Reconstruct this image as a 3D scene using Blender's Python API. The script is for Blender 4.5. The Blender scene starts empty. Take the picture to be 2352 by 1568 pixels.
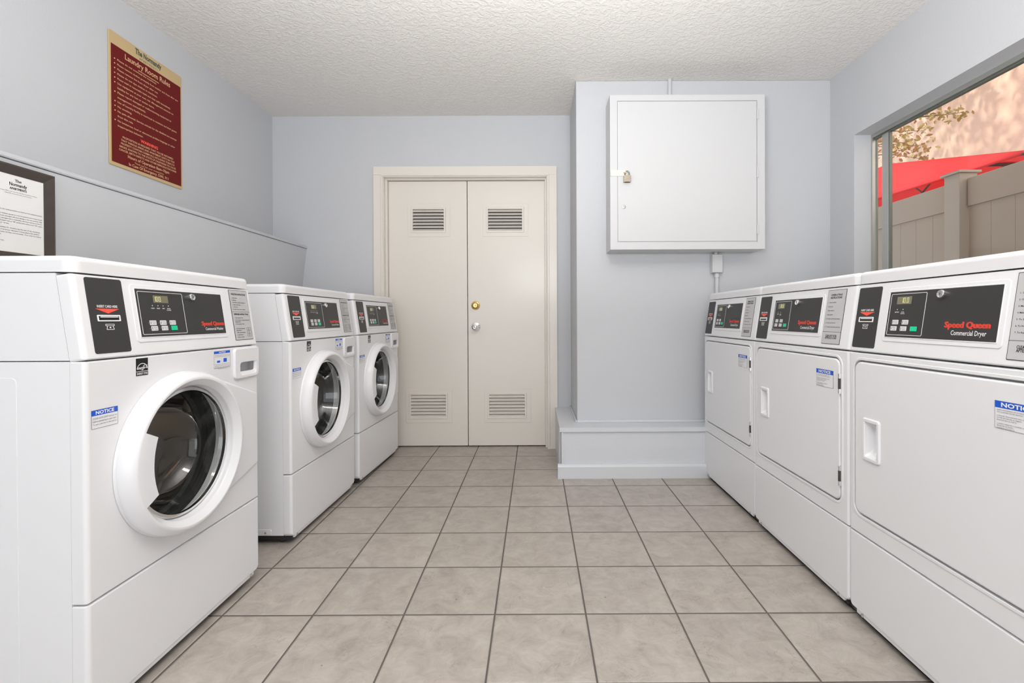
import bpy, bmesh, math, random
from mathutils import Matrix, Vector
from math import sin, cos, pi, tan, atan2, radians as rad

random.seed(7)
SC = bpy.context.scene
COL = SC.collection

# ------------------------------------------------------------------ camera
CAMH = 0.99345
PITCH, YAW, ROLL = -0.005922, 0.0014656, -0.0044066
def cam_axes(p, y, r):
    f = Vector((sin(y)*cos(p), cos(y)*cos(p), sin(p)))
    r0 = Vector((cos(y), -sin(y), 0)); u0 = r0.cross(f)
    return r0*cos(r)+u0*sin(r), u0*cos(r)-r0*sin(r), f
cr, cu, cf = cam_axes(PITCH, YAW, ROLL)
cd = bpy.data.cameras.new('camera'); cam = bpy.data.objects.new('camera', cd); COL.objects.link(cam)
cam.matrix_world = Matrix(((cr.x, cu.x, -cf.x, 0), (cr.y, cu.y, -cf.y, 0), (cr.z, cu.z, -cf.z, CAMH), (0, 0, 0, 1)))
cd.sensor_width = 36; cd.sensor_fit = 'HORIZONTAL'
cd.lens = 1095.96/2352*36
cd.shift_x = -55.63/2352; cd.shift_y = -47.56/2352
cd.clip_start = 0.02
SC.camera = cam

# ------------------------------------------------------------------ world, sun, large lights, exposure
W = bpy.data.worlds.new('world'); SC.world = W; W.use_nodes = True
bg = W.node_tree.nodes['Background']; bg.inputs[0].default_value = (0.90, 0.94, 1.0, 1); bg.inputs[1].default_value = 1.5
def lamp(name, kind, energy, color, loc, direction, size=None, size_y=None):
    l = bpy.data.lights.new(name, kind); l.energy = energy; l.color = color
    o = bpy.data.objects.new(name, l); COL.objects.link(o); o.location = loc
    o.rotation_euler = Vector(direction).to_track_quat('-Z', 'Y').to_euler()
    if kind == 'AREA':
        l.shape = 'RECTANGLE'; l.size = size; l.size_y = size_y
    return o
sun = lamp('sun', 'SUN', 3.6, (1.0, 0.91, 0.80), (0, 0, 8), (0.74, -0.12, -0.66)); sun.data.angle = rad(2.2)
lamp('entrance_daylight', 'AREA', 62, (1.0, 0.995, 0.99), (-0.15, -5.2, 0.9), (0, 1, 0.12), 4.5, 2.6)
lamp('ceiling_bounce_fill', 'AREA', 80, (1.0, 0.995, 0.99), (0.1, 0.6, 1.50), (0, 0.20, 1), 0.7, 0.7)  # added upward fill, imitates a flash bounced off the ceiling
lamp('ceiling_light_source', 'AREA', 9, (1.0, 0.97, 0.92), (-0.1, 0.35, 2.44), (0, 0, -1), 1.2, 0.25)
SC.view_settings.view_transform = 'Standard'; SC.view_settings.look = 'None'
SC.view_settings.exposure = 0.06; SC.view_settings.gamma = 1.0; SC.view_settings.use_curve_mapping = False
SC.cycles.max_bounces = 10; SC.cycles.diffuse_bounces = 6; SC.cycles.use_denoising = True

# ------------------------------------------------------------------ materials
def srgb(r, g, b):
    f = lambda c: (c/255/12.92) if c/255 <= 0.04045 else ((c/255+0.055)/1.055)**2.4
    return (f(r), f(g), f(b), 1)
def mat(name, col, rough=0.5, metal=0.0, bump=None, spec=0.5, vary=None, coat=0.0, emit=None):
    m = bpy.data.materials.new(name); m.use_nodes = True
    nt = m.node_tree; N = nt.nodes; L = nt.links; b = N['Principled BSDF']
    c = col if len(col) == 4 else (*col, 1)
    b.inputs['Base Color'].default_value = c; b.inputs['Roughness'].default_value = rough
    b.inputs['Metallic'].default_value = metal; b.inputs['Specular IOR Level'].default_value = spec
    b.inputs['Coat Weight'].default_value = coat
    tc = N.new('ShaderNodeTexCoord')
    if vary:
        sc, amt = vary
        n = N.new('ShaderNodeTexNoise'); n.inputs['Scale'].default_value = sc; n.inputs['Detail'].default_value = 4
        L.new(tc.outputs['Object'], n.inputs['Vector'])
        mx = N.new('ShaderNodeMix'); mx.data_type = 'RGBA'
        mx.inputs[6].default_value = tuple(x*(1-amt) for x in c[:3])+(1,)
        mx.inputs[7].default_value = tuple(min(1, x*(1+amt)) for x in c[:3])+(1,)
        L.new(n.outputs['Fac'], mx.inputs[0]); L.new(mx.outputs[2], b.inputs['Base Color'])
    if bump:
        sc, st = bump
        n = N.new('ShaderNodeTexNoise'); n.inputs['Scale'].default_value = sc; n.inputs['Detail'].default_value = 3
        L.new(tc.outputs['Object'], n.inputs['Vector'])
        bp = N.new('ShaderNodeBump'); bp.inputs['Strength'].default_value = st; bp.inputs['Distance'].default_value = 0.01
        L.new(n.outputs['Fac'], bp.inputs['Height']); L.new(bp.outputs[0], b.inputs['Normal'])
    if emit:
        b.inputs['Emission Color'].default_value = (*emit[0], 1); b.inputs['Emission Strength'].default_value = emit[1]
    return m
M = {}
M['wall'] = mat('wall_paint', (0.54, 0.553, 0.577), 0.55, bump=(140, 0.10), vary=(1.5, 0.015))
M['wallpale'] = mat('box_paint', (0.62, 0.64, 0.67), 0.4, bump=(120, 0.05))
M['cab'] = mat('cabinet_paint', (0.585, 0.59, 0.60), 0.42, bump=(90, 0.03))
M['door'] = mat('door_paint', (0.715, 0.680, 0.622), 0.28, bump=(60, 0.02), vary=(2, 0.015))
M['white'] = mat('white_enamel', (0.785, 0.79, 0.805), 0.28, spec=0.45, vary=(3, 0.008))
M['plastic'] = mat('white_plastic', (0.785, 0.79, 0.81), 0.25, spec=0.5, vary=(3, 0.006))
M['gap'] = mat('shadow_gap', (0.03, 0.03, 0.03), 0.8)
M['black'] = mat('black_fascia', (0.032, 0.031, 0.030), 0.45, bump=(900, 0.02))
M['slot'] = mat('slot_black', (0.004, 0.004, 0.004), 0.3)
M['print_white'] = mat('print_white', (0.85, 0.85, 0.85), 0.5)
M['print_red'] = mat('print_red', (1.0, 0.095, 0.06), 0.5)
M['print_dark'] = mat('print_dark', (0.03, 0.03, 0.035), 0.6)
M['print_grey'] = mat('print_grey', (0.16, 0.16, 0.17), 0.6)
M['print_blue'] = mat('print_blue', (0.005, 0.10, 0.62), 0.45)
M['key'] = mat('key_white', (0.72, 0.72, 0.72), 0.4)
M['green'] = mat('key_green', (0.0, 0.62, 0.30), 0.4)
M['lcd'] = mat('lcd_glass', (0.16, 0.15, 0.10), 0.15, emit=((0.30, 0.28, 0.16), 0.12))
M['lcdon'] = mat('lcd_digit', (0.6, 0.58, 0.25), 0.3, emit=((0.70, 0.66, 0.34), 0.30))
M['chrome'] = mat('chrome', (0.80, 0.80, 0.80), 0.12, 1.0)
M['steel'] = mat('drum_steel', (0.62, 0.58, 0.53), 0.30, 1.0, vary=(6, 0.1))
M['rubber'] = mat('rubber_gasket', (0.05, 0.05, 0.05), 0.4)
M['brass'] = mat('brass', (0.75, 0.52, 0.20), 0.22, 1.0)
M['plate'] = mat('instruction_plate', (0.52, 0.52, 0.52), 0.45)
M['sticker'] = mat('sticker_white', (0.80, 0.80, 0.82), 0.4)
M['maroon'] = mat('sign_maroon', (0.140, 0.009, 0.008), 0.6, spec=0.2, vary=(3, 0.05))
M['tan'] = mat('sign_tan', (0.56, 0.41, 0.21), 0.5, vary=(4, 0.04))
M['signtext'] = mat('sign_text', (0.72, 0.45, 0.25), 0.5)
M['signgreen'] = mat('sign_green', (0.05, 0.09, 0.07), 0.5)
M['paper'] = mat('paper', (0.76, 0.76, 0.75), 0.6, vary=(5, 0.01))
M['frame'] = mat('frame_wood', (0.050, 0.038, 0.032), 0.4, vary=(30, 0.3))
M['alu'] = mat('aluminium', (0.55, 0.55, 0.52), 0.35, 0.85, vary=(20, 0.05))
M['aludark'] = mat('aluminium_dark', (0.22, 0.23, 0.20), 0.4, 0.7)
M['vinyl'] = mat('fence_vinyl', (0.39, 0.31, 0.24), 0.5, vary=(2, 0.06))
M['vinyl2'] = mat('fence_post_vinyl', (0.43, 0.36, 0.295), 0.5, vary=(2, 0.05))
M['red'] = mat('canopy_red', (0.85, 0.05, 0.055), 0.7, vary=(3, 0.06))
M['rib'] = mat('canopy_rib', (0.05, 0.03, 0.03), 0.5)
M['stucco'] = mat('stucco', (0.82, 0.59, 0.46), 0.9, bump=(80, 0.3), vary=(0.8, 0.06))
M['concrete'] = mat('concrete', (0.42, 0.40, 0.37), 0.8, bump=(50, 0.2), vary=(1, 0.1))
M['bark'] = mat('bark', (0.20, 0.14, 0.09), 0.9, vary=(12, 0.3))
M['leaf'] = mat('leaf', (0.44, 0.36, 0.13), 0.5, vary=(3, 0.45))
M['lock'] = mat('padlock_brass_steel', (0.42, 0.36, 0.29), 0.3, 1.0)
M['diff'] = mat('lamp_diffuser', (0.9, 0.9, 0.9), 0.5, emit=((1, 0.97, 0.92), 2.0))

# translucent canopy cloth
nt = M['red'].node_tree
b = nt.nodes['Principled BSDF']; b.inputs['Transmission Weight'].default_value = 0.0
tr = nt.nodes.new('ShaderNodeBsdfTranslucent'); tr.inputs[0].default_value = (0.9, 0.03, 0.04, 1)
ms = nt.nodes.new('ShaderNodeMixShader'); ms.inputs[0].default_value = 0.45
nt.links.new(b.outputs[0], ms.inputs[1]); nt.links.new(tr.outputs[0], ms.inputs[2])
nt.links.new(ms.outputs[0], nt.nodes['Material Output'].inputs['Surface'])

def glass_mat(name, tint, refl):
    m = bpy.data.materials.new(name); m.use_nodes = True
    nt = m.node_tree; N = nt.nodes; L = nt.links; N.clear()
    out = N.new('ShaderNodeOutputMaterial'); mx = N.new('ShaderNodeMixShader')
    t = N.new('ShaderNodeBsdfTransparent'); t.inputs[0].default_value = (*tint, 1)
    g = N.new('ShaderNodeBsdfGlossy'); g.inputs['Roughness'].default_value = 0.01
    fr = N.new('ShaderNodeLayerWeight'); fr.inputs[0].default_value = 0.5
    pw = N.new('ShaderNodeMath'); pw.operation = 'POWER'; pw.inputs[1].default_value = 4.0; L.new(fr.outputs['Facing'], pw.inputs[0])
    ma = N.new('ShaderNodeMath'); ma.operation = 'MULTIPLY_ADD'; ma.inputs[1].default_value = 0.7; ma.inputs[2].default_value = refl; L.new(pw.outputs[0], ma.inputs[0])
    L.new(ma.outputs[0], mx.inputs[0]); L.new(t.outputs[0], mx.inputs[1]); L.new(g.outputs[0], mx.inputs[2])
    L.new(mx.outputs[0], out.inputs[0]); return m
M['pane'] = glass_mat('window_glass', (0.97, 0.98, 0.97), 0.015)
M['bowl'] = glass_mat('door_glass', (0.74, 0.75, 0.73), 0.07)

# ceramic floor tiles, world scale
def tile_mat():
    m = bpy.data.materials.new('floor_tile'); m.use_nodes = True
    nt = m.node_tree; N = nt.nodes; L = nt.links; b = N['Principled BSDF']
    def math_(op, a, c=None):
        n = N.new('ShaderNodeMath'); n.operation = op
        for i, v in enumerate((a, c)):
            if v is None: continue
            if isinstance(v, (int, float)): n.inputs[i].default_value = v
            else: L.new(v, n.inputs[i])
        return n.outputs[0]
    tc = N.new('ShaderNodeTexCoord'); sp = N.new('ShaderNodeSeparateXYZ'); L.new(tc.outputs['Object'], sp.inputs[0])
    T = 0.305
    u = math_('DIVIDE', math_('ADD', sp.outputs[0], 1.0557+T*40), T); v = math_('DIVIDE', math_('ADD', sp.outputs[1], -1.5951+T*40), T)
    def edge(a):
        f = math_('FRACT', a); return math_('MULTIPLY', math_('MINIMUM', f, math_('SUBTRACT', 1.0, f)), T)
    d = math_('MINIMUM', edge(u), edge(v))
    mr = N.new('ShaderNodeMapRange'); mr.interpolation_type = 'SMOOTHSTEP'
    mr.inputs[1].default_value = 0.0024; mr.inputs[2].default_value = 0.0034; L.new(d, mr.inputs[0])
    cell = N.new('ShaderNodeCombineXYZ'); L.new(math_('FLOOR', u), cell.inputs[0]); L.new(math_('FLOOR', v), cell.inputs[1])
    wn = N.new('ShaderNodeTexWhiteNoise'); L.new(cell.outputs[0], wn.inputs['Vector'])
    off = N.new('ShaderNodeVectorMath'); off.operation = 'MULTIPLY_ADD'
    L.new(wn.outputs['Color'], off.inputs[0]); off.inputs[1].default_value = (7, 7, 7); L.new(tc.outputs['Object'], off.inputs[2])
    n1 = N.new('ShaderNodeTexNoise'); n1.inputs['Scale'].default_value = 13; n1.inputs['Detail'].default_value = 10; n1.inputs['Roughness'].default_value = 0.72; n1.inputs['Distortion'].default_value = 0.6
    L.new(off.outputs[0], n1.inputs['Vector'])
    ramp = N.new('ShaderNodeValToRGB'); e = ramp.color_ramp.elements
    e[0].position = 0.33; e[0].color = (0.335, 0.295, 0.258, 1); e[1].position = 0.66; e[1].color = (0.478, 0.438, 0.394, 1)
    L.new(n1.outputs['Fac'], ramp.inputs[0])
    # thin wandering veins
    n2 = N.new('ShaderNodeTexNoise'); n2.inputs['Scale'].default_value = 11; n2.inputs['Detail'].default_value = 5; n2.inputs['Distortion'].default_value = 1.6
    L.new(off.outputs[0], n2.inputs['Vector'])
    vein = math_('ABSOLUTE', math_('SUBTRACT', n2.outputs['Fac'], 0.5))
    vr = N.new('ShaderNodeMapRange'); vr.inputs[1].default_value = 0.0; vr.inputs[2].default_value = 0.011; vr.inputs[3].default_value = 1; vr.inputs[4].default_value = 0
    L.new(vein, vr.inputs[0])
    n3 = N.new('ShaderNodeTexNoise'); n3.inputs['Scale'].default_value = 6; L.new(off.outputs[0], n3.inputs['Vector'])
    gate = N.new('ShaderNodeMapRange'); gate.inputs[1].default_value = 0.47; gate.inputs[2].default_value = 0.58; gate.inputs[3].default_value = 0; gate.inputs[4].default_value = 0.42
    L.new(n3.outputs['Fac'], gate.inputs[0])
    mv = N.new('ShaderNodeMix'); mv.data_type = 'RGBA'; L.new(math_('MULTIPLY', vr.outputs[0], gate.outputs[0]), mv.inputs[0])
    L.new(ramp.outputs[0], mv.inputs[6]); mv.inputs[7].default_value = (0.22, 0.17, 0.13, 1)
    # per tile tone
    hv = N.new('ShaderNodeHueSaturation'); L.new(mv.outputs[2], hv.inputs['Color'])
    tone = N.new('ShaderNodeMapRange'); L.new(wn.outputs['Value'], tone.inputs[0]); tone.inputs[3].default_value = 0.95; tone.inputs[4].default_value = 1.04
    L.new(tone.outputs[0], hv.inputs['Value'])
    # dirt specks
    vo = N.new('ShaderNodeTexVoronoi'); vo.inputs['Scale'].default_value = 5.5; L.new(tc.outputs['Object'], vo.inputs['Vector'])
    sk = math_('LESS_THAN', vo.outputs['Distance'], 0.018)
    ms = N.new('ShaderNodeMix'); ms.data_type = 'RGBA'; L.new(math_('MULTIPLY', sk, 0.6), ms.inputs[0]); L.new(hv.outputs[0], ms.inputs[6]); ms.inputs[7].default_value = (0.06, 0.05, 0.045, 1)
    mg = N.new('ShaderNodeMix'); mg.data_type = 'RGBA'; L.new(mr.outputs[0], mg.inputs[0]); mg.inputs[6].default_value = (0.115, 0.098, 0.088, 1); L.new(ms.outputs[2], mg.inputs[7])
    L.new(mg.outputs[2], b.inputs['Base Color'])
    rr = N.new('ShaderNodeMapRange'); L.new(mr.outputs[0], rr.inputs[0]); rr.inputs[3].default_value = 0.85; rr.inputs[4].default_value = 0.33
    L.new(rr.outputs[0], b.inputs['Roughness'])
    hr = N.new('ShaderNodeMapRange'); hr.interpolation_type = 'SMOOTHSTEP'; hr.inputs[1].default_value = 0.002; hr.inputs[2].default_value = 0.007; L.new(d, hr.inputs[0])
    h = math_('ADD', hr.outputs[0], math_('MULTIPLY', n1.outputs['Fac'], 0.15))
    bp = N.new('ShaderNodeBump'); bp.inputs['Strength'].default_value = 0.6; bp.inputs['Distance'].default_value = 0.003
    L.new(h, bp.inputs['Height']); L.new(bp.outputs[0], b.inputs['Normal'])
    return m
M['tile'] = tile_mat()

def ceil_mat():
    m = mat('ceiling_texture', (0.73, 0.71, 0.685), 0.85)
    nt = m.node_tree; N = nt.nodes; L = nt.links; b = N['Principled BSDF']
    tc = N.new('ShaderNodeTexCoord')
    n = N.new('ShaderNodeTexNoise'); n.inputs['Scale'].default_value = 42; n.inputs['Detail'].default_value = 4; n.inputs['Distortion'].default_value = 0.8
    L.new(tc.outputs['Object'], n.inputs['Vector'])
    r = N.new('ShaderNodeMapRange'); r.interpolation_type = 'SMOOTHSTEP'; r.inputs[1].default_value = 0.42; r.inputs[2].default_value = 0.60; L.new(n.outputs['Fac'], r.inputs[0])
    bp = N.new('ShaderNodeBump'); bp.inputs['Strength'].default_value = 0.4; bp.inputs['Distance'].default_value = 0.005
    L.new(r.outputs[0], bp.inputs['Height']); L.new(bp.outputs[0], b.inputs['Normal']); return m
M['ceil'] = ceil_mat()

# ------------------------------------------------------------------ mesh builder
def F(o, u, v, w):
    return Matrix(((u[0], v[0], w[0], o[0]), (u[1], v[1], w[1], o[1]), (u[2], v[2], w[2], o[2]), (0, 0, 0, 1)))
FRONT = F((0, 0, 0), (1, 0, 0), (0, 0, 1), (0, -1, 0))      # seen by someone facing +y
ID = Matrix.Identity(4)
def rrect(x0, x1, y0, y1, r, n=6):
    if not isinstance(r, (tuple, list)): r = (r,)*4          # bl, br, tr, tl
    pts = []
    for (cx, cy, sx, sy, a0), rr in zip(((x0, y0, 1, 1, pi), (x1, y0, -1, 1, 1.5*pi), (x1, y1, -1, -1, 0), (x0, y1, 1, -1, .5*pi)), r):
        rr = max(rr, 1e-4)
        for i in range(n+1):
            a = a0+.5*pi*i/n
            pts.append((cx+sx*rr+rr*cos(a), cy+sy*rr+rr*sin(a)))
    return pts
def circle(cx, cy, r, n=48):
    return [(cx+r*cos(2*pi*i/n), cy+r*sin(2*pi*i/n)) for i in range(n)]
_text = {}
def text_mesh(s, bold, shear):
    k = (s, bold, shear)
    if k not in _text:
        c = bpy.data.curves.new('t', 'FONT'); c.body = s; c.size = 1.0; c.offset = bold; c.shear = shear; c.resolution_u = 2
        o = bpy.data.objects.new('t', c); COL.objects.link(o)
        dg = bpy.context.evaluated_depsgraph_get()
        me = bpy.data.meshes.new_from_object(o.evaluated_get(dg))
        vs = [(v.co.x, v.co.y) for v in me.vertices]; fs = [tuple(p.vertices) for p in me.polygons]
        bpy.data.objects.remove(o); bpy.data.curves.remove(c); bpy.data.meshes.remove(me)
        xs = [v[0] for v in vs] or [0]
        _text[k] = (vs, fs, min(xs), max(xs))
    return _text[k]
def wn_mod(o):
    md = o.modifiers.new('normals', 'WEIGHTED_NORMAL'); md.keep_sharp = True; md.weight = 80
class MB:
    def __init__(s): s.v = []; s.f = []; s.m = []
    def add(s, vs, fs, m=0, X=ID):
        k = len(s.v); s.v += [tuple(X @ Vector(v)) for v in vs]
        for f in fs: s.f.append(tuple(i+k for i in f)); s.m.append(m)
        return s
    def box(s, x0, x1, y0, y1, z0, z1, bev=0, seg=2, m=0, X=ID):
        bm = bmesh.new(); bmesh.ops.create_cube(bm, size=1)
        for v in bm.verts: v.co = Vector(((x0+x1)/2+v.co.x*(x1-x0), (y0+y1)/2+v.co.y*(y1-y0), (z0+z1)/2+v.co.z*(z1-z0)))
        if bev: bmesh.ops.bevel(bm, geom=bm.edges[:], offset=bev, segments=seg, profile=0.5, affect='EDGES')
        bm.verts.index_update(); s.add([v.co for v in bm.verts], [[v.index for v in f.verts] for f in bm.faces], m, X); bm.free(); return s
    def loops(s, L, m=0, X=ID, cap0=True, cap1=True, closed=True):
        n = len(L[0]); vs = [p for l in L for p in l]; fs = []
        for i in range(len(L)-1):
            for j in range(n if closed else n-1):
                k = (j+1) % n; fs.append((i*n+j, i*n+k, (i+1)*n+k, (i+1)*n+j))
        if cap0: fs.append(tuple(range(n))[::-1])
        if cap1: fs.append(tuple((len(L)-1)*n+j for j in range(n)))
        return s.add(vs, fs, m, X)
    def prism(s, pts, w0, w1, m=0, X=FRONT):
        return s.loops([[(*p, w0) for p in pts], [(*p, w1) for p in pts]], m, X)
    def panel(s, x0, x1, y0, y1, r, w0, w1, bev=0.0, seg=3, m=0, X=FRONT, n=6, bevy=None):
        """slab with rounded outline; w1 is the outer face, its rim rounded by bev"""
        if not isinstance(r, (tuple, list)): r = (r,)*4
        L = [[(*p, w0) for p in rrect(x0, x1, y0, y1, r, n)]]
        if bev:
            for i in range(seg+1):
                a = .5*pi*i/seg; o = bev*(1-cos(a)); w = w1-bev+bev*sin(a)
                oy = o if bevy is None else o*bevy/bev
                L.append([(*p, w) for p in rrect(x0+o, x1-o, y0+oy, y1-oy, [max(q-o, 1e-4) for q in r], n)])
        else: L.append([(*p, w1) for p in rrect(x0, x1, y0, y1, r, n)])
        return s.loops(L, m, X)
    def frame(s, x0, x1, y0, y1, r, t, w0, w1, m=0, X=FRONT, bev=0):
        """rounded rectangular ring of width t"""
        o = lambda d, w: [(*p, w) for p in rrect(x0+d, x1-d, y0+d, y1-d, max(r-d, 1e-4))]
        L = [o(0, w0), o(0, w1-bev), o(bev, w1), o(t-bev, w1), o(t, w1-bev), o(t, w0)] if bev else [o(0, w0), o(0, w1), o(t, w1), o(t, w0)]
        return s.loops(L+[L[0]], m, X, False, False)
    def lathe(s, prof, X, n=64, m=0, cap0=False, cap1=False):
        return s.loops([[(r*cos(2*pi*i/n), r*sin(2*pi*i/n), h) for i in range(n)] for r, h in prof], m, X, cap0, cap1)
    def tube(s, pts, r, n=10, m=0, X=ID, r1=None):
        P = [Vector(p) for p in pts]; L = []; up = None
        for i, p in enumerate(P):
            t = (P[min(i+1, len(P)-1)]-P[max(i-1, 0)]).normalized()
            a = t.orthogonal().normalized() if up is None else (up-t*up.dot(t)).normalized(); up = a; b2 = t.cross(a)
            rr = r if r1 is None else r+(r1-r)*i/(len(P)-1)
            L.append([tuple(p+a*rr*cos(2*pi*j/n)+b2*rr*sin(2*pi*j/n)) for j in range(n)])
        return s.loops(L, m, X)
    def text(s, st, x, y, h, w, m=0, X=FRONT, width=None, align='l', bold=0.0, shear=0.0, fat=0.0):
        """h = cap height"""
        vs, fs, a, b = text_mesh(st, bold, shear); k = h/0.70; kx = k if not width else width/max(b-a, 1e-6)
        L = (b-a)*kx; x0 = x-{'l': 0, 'c': L/2, 'r': L}[align]
        for d in ((0,) if not fat else (-fat, 0, fat)): s.add([(x0+d+(p[0]-a)*kx, y+p[1]*k, w) for p in vs], fs, m, X)
        return s
    def build(s, name, mats, parent=None, smooth=True, ang=32):
        me = bpy.data.meshes.new(name); me.from_pydata(s.v, [], s.f)
        for k in (mats if isinstance(mats, (list, tuple)) else [mats]): me.materials.append(M[k])
        me.polygons.foreach_set('material_index', s.m)
        bm = bmesh.new(); bm.from_mesh(me); bmesh.ops.recalc_face_normals(bm, faces=bm.faces[:]); bm.to_mesh(me); bm.free()
        if smooth:
            me.polygons.foreach_set('use_smooth', [True]*len(me.polygons)); me.set_sharp_from_angle(angle=rad(ang))
        o = bpy.data.objects.new(name, me); COL.objects.link(o)
        if parent: o.parent = parent
        if smooth: wn_mod(o)
        return o
def cut(o, *cutters):
    """carve the cutters' volumes out of o"""
    tmp = []; o.modifiers.clear(); bpy.context.view_layer.update()
    for c in cutters:
        t = c.build('cutter', 'gap', smooth=False); t.matrix_world = o.matrix_world.copy() if not o.parent else o.parent.matrix_world.copy(); tmp.append(t)
        md = o.modifiers.new('b', 'BOOLEAN'); md.operation = 'DIFFERENCE'; md.object = t; md.solver = 'EXACT'
    bpy.context.view_layer.update()
    dg = bpy.context.evaluated_depsgraph_get()
    me = bpy.data.meshes.new_from_object(o.evaluated_get(dg)); o.modifiers.clear()
    nm = o.data.name; nmats = len(o.data.materials); o.data = me; me.name = nm
    while len(me.materials) > nmats: me.materials.pop()
    for p in me.polygons:
        if p.material_index >= nmats: p.material_index = 0
    me.polygons.foreach_set('use_smooth', [True]*len(me.polygons)); me.set_sharp_from_angle(angle=rad(32))
    for t in tmp: bpy.data.objects.remove(t)
    wn_mod(o)
    return o
def tag(o, label, cat, group=None):
    o['label'] = label; o['category'] = cat
    if group: o['group'] = group
    return o
def thing(name, label, cat, loc=(0, 0, 0), rz=0, group=None):
    o = bpy.data.objects.new(name, None); COL.objects.link(o); o.empty_display_size = 0.1
    o.location = loc; o.rotation_euler = (0, 0, rz); return tag(o, label, cat, group)
def struct(o, label=None, cat=None):
    o['kind'] = 'structure'
    if label: tag(o, label, cat)
    return o
def copy_tree(o, parent=None):
    c = o.copy(); COL.objects.link(c)
    if parent: c.parent = parent
    for ch in [x for x in o.children]: copy_tree(ch, c)
    return c

# ------------------------------------------------------------------ room shell
XL, XR, YB, ZC, YF = -1.990, 1.917, 3.63, 2.528, -1.70
YC = 3.10            # face of the shallower wall that carries the metal cabinet
WO = 2.052            # outer face of the window wall
struct(MB().box(XL-.2, WO, YF, 4.0, -.12, 0).build('floor', 'tile', smooth=False), 'beige marbled square floor tiles with dark grout', 'floor')
struct(MB().box(XL-.2, WO+.34, YF-.3, 6.6, ZC, ZC+.15).build('ceiling', 'ceil', smooth=False), 'off white ceiling with a knockdown plaster texture', 'ceiling')  # unseen overhang past the walls is shaped to keep sun off the fence
struct(MB().box(XL-.2, XL, YF, 4.0, 0, ZC).build('wall_left', 'wall', smooth=False), 'grey blue wall carrying the maroon rules sign', 'wall')
DX0, DX1, DZ = -1.146, 0.089, 2.066
struct(MB().box(XL, DX0, YB, YB+.12, 0, ZC).box(DX1, .268, YB, YB+.12, 0, ZC).box(DX0, DX1, YB, YB+.12, DZ, ZC).build('wall_back', 'wall', smooth=False), 'grey blue end wall around the double doors', 'wall')
struct(MB().box(.268, WO, YC, YB+.12, 0, ZC, .006).build('wall_column', 'wall', smooth=False), 'grey blue wall stepping forward behind the metal cabinet', 'wall')
WY0, WY1, WZ0, WZ1 = 0.55, 2.868, 0.98, 2.082
struct(MB().box(XR, WO, WY1, YC, 0, ZC).box(XR, WO, YF, WY0, 0, ZC).box(XR, WO, WY0, WY1, 0, WZ0).box(XR, WO, WY0, WY1, WZ1, ZC).build('wall_right', 'wall', smooth=False), 'grey blue wall pierced by the window behind the dryers', 'wall')
struct(MB().box(XL, -1.75, YF-.12, YF, 0, ZC).box(1.65, WO, YF-.12, YF, 0, ZC).box(-1.75, 1.65, YF-.12, YF, 2.40, ZC).build('wall_front', 'wall', smooth=False))
# the double doors get an added dark sheet behind them to block outside light
# sloping chase along the left wall, with its thin top board
ch = [(XL, 0), (-1.915, 0), (-1.7365, 1.5245), (XL, 1.5245)]
CH = F((0, 0, 0), (1, 0, 0), (0, 0, 1), (0, 1, 0))
struct(MB().prism(ch, YF, YB, X=CH).build('wall_chase', 'wall', smooth=False), 'pale grey leaning panel running behind the washers', 'wall')
tb = [(XL, 1.527), (-1.731, 1.527), (-1.728, 1.531), (-1.728, 1.541), (-1.732, 1.545), (XL, 1.545)]
struct(MB().prism(tb, YF, YB, X=CH).build('trim_1', 'wall', smooth=False), 'thin top board of the leaning panel behind the washers', 'trim')
# low boxed ledge under the cabinet wall
LX = .148
struct(MB().box(LX+.01, XR, 2.962, YC-.001, 0, .286).box(LX, .267, YC-.001, YB-.001, 0, .286).build('wall_ledge', 'wallpale', smooth=False), 'low pale boxed ledge at the foot of the cabinet wall', 'ledge')
struct(MB().loops([[(LX-.002, 2.948, z), (XR, 2.948, z), (XR, YC-.001, z), (.2665, YC-.001, z), (.2665, YB-.001, z), (LX-.002, YB-.001, z)] for z in (.287, .314)]).build('trim_2', 'wallpale'), 'top board of the low boxed ledge', 'trim')
bb = [(2.962, 0), (2.938, 0), (2.938, .072), (2.943, .080), (2.946, .088), (2.962, .088)]
YZ = F((0, 0, 0), (0, 1, 0), (0, 0, 1), (1, 0, 0))
struct(MB().prism(bb, .134, XR, X=YZ).build('baseboard_ledge', 'wallpale', smooth=False), 'moulded baseboard along the front of the low ledge', 'baseboard')
struct(MB().box(.158, .170, 2.952, 2.962, .088, .287).build('trim_5', 'wallpale', smooth=False), 'narrow corner strip on the left end of the low ledge', 'trim')
struct(MB().box(.2675, XR, 3.088, YC-.0005, .314, .330, .003).box(.256, .267, 3.0885, YB-.001, .3145, .3295, .003).build('trim_3', 'wallpale'), 'thin bead where the cabinet wall meets the ledge', 'trim')

# ------------------------------------------------------------------ double doors
cas = MB()
for side in (0, 1):
    sx = (lambda x: x) if side == 0 else (lambda x: DX0+DX1-x)
    def vb(a, c, y0, y1, z1, bev=.002):
        x0, x1 = sorted((sx(a), sx(c))); cas.box(x0, x1, y0, y1, 0.0, z1, bev)
    vb(-1.222, -1.162, 3.611, YB-.001, 2.0785); vb(-1.1625, -1.150, 3.603, YB-.001, 2.0695); vb(-1.1505, -1.144, 3.609, 3.70, 2.0625); vb(-1.1445, -1.131, 3.655, 3.70, 2.0535)
cas.box(-1.222, .165, 3.611, YB-.001, 2.0785, 2.142, .002).box(-1.1625, .1055, 3.603, YB-.001, 2.0695, 2.0785, .002).box(-1.1505, .0935, 3.609, 3.70, 2.0625, 2.0695, .002).box(-1.1445, .0875, 3.655, 3.70, 2.0535, 2.0625, .002)
struct(cas.build('trim_4', 'door'), 'cream moulded casing around the double doors', 'door casing')
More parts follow.
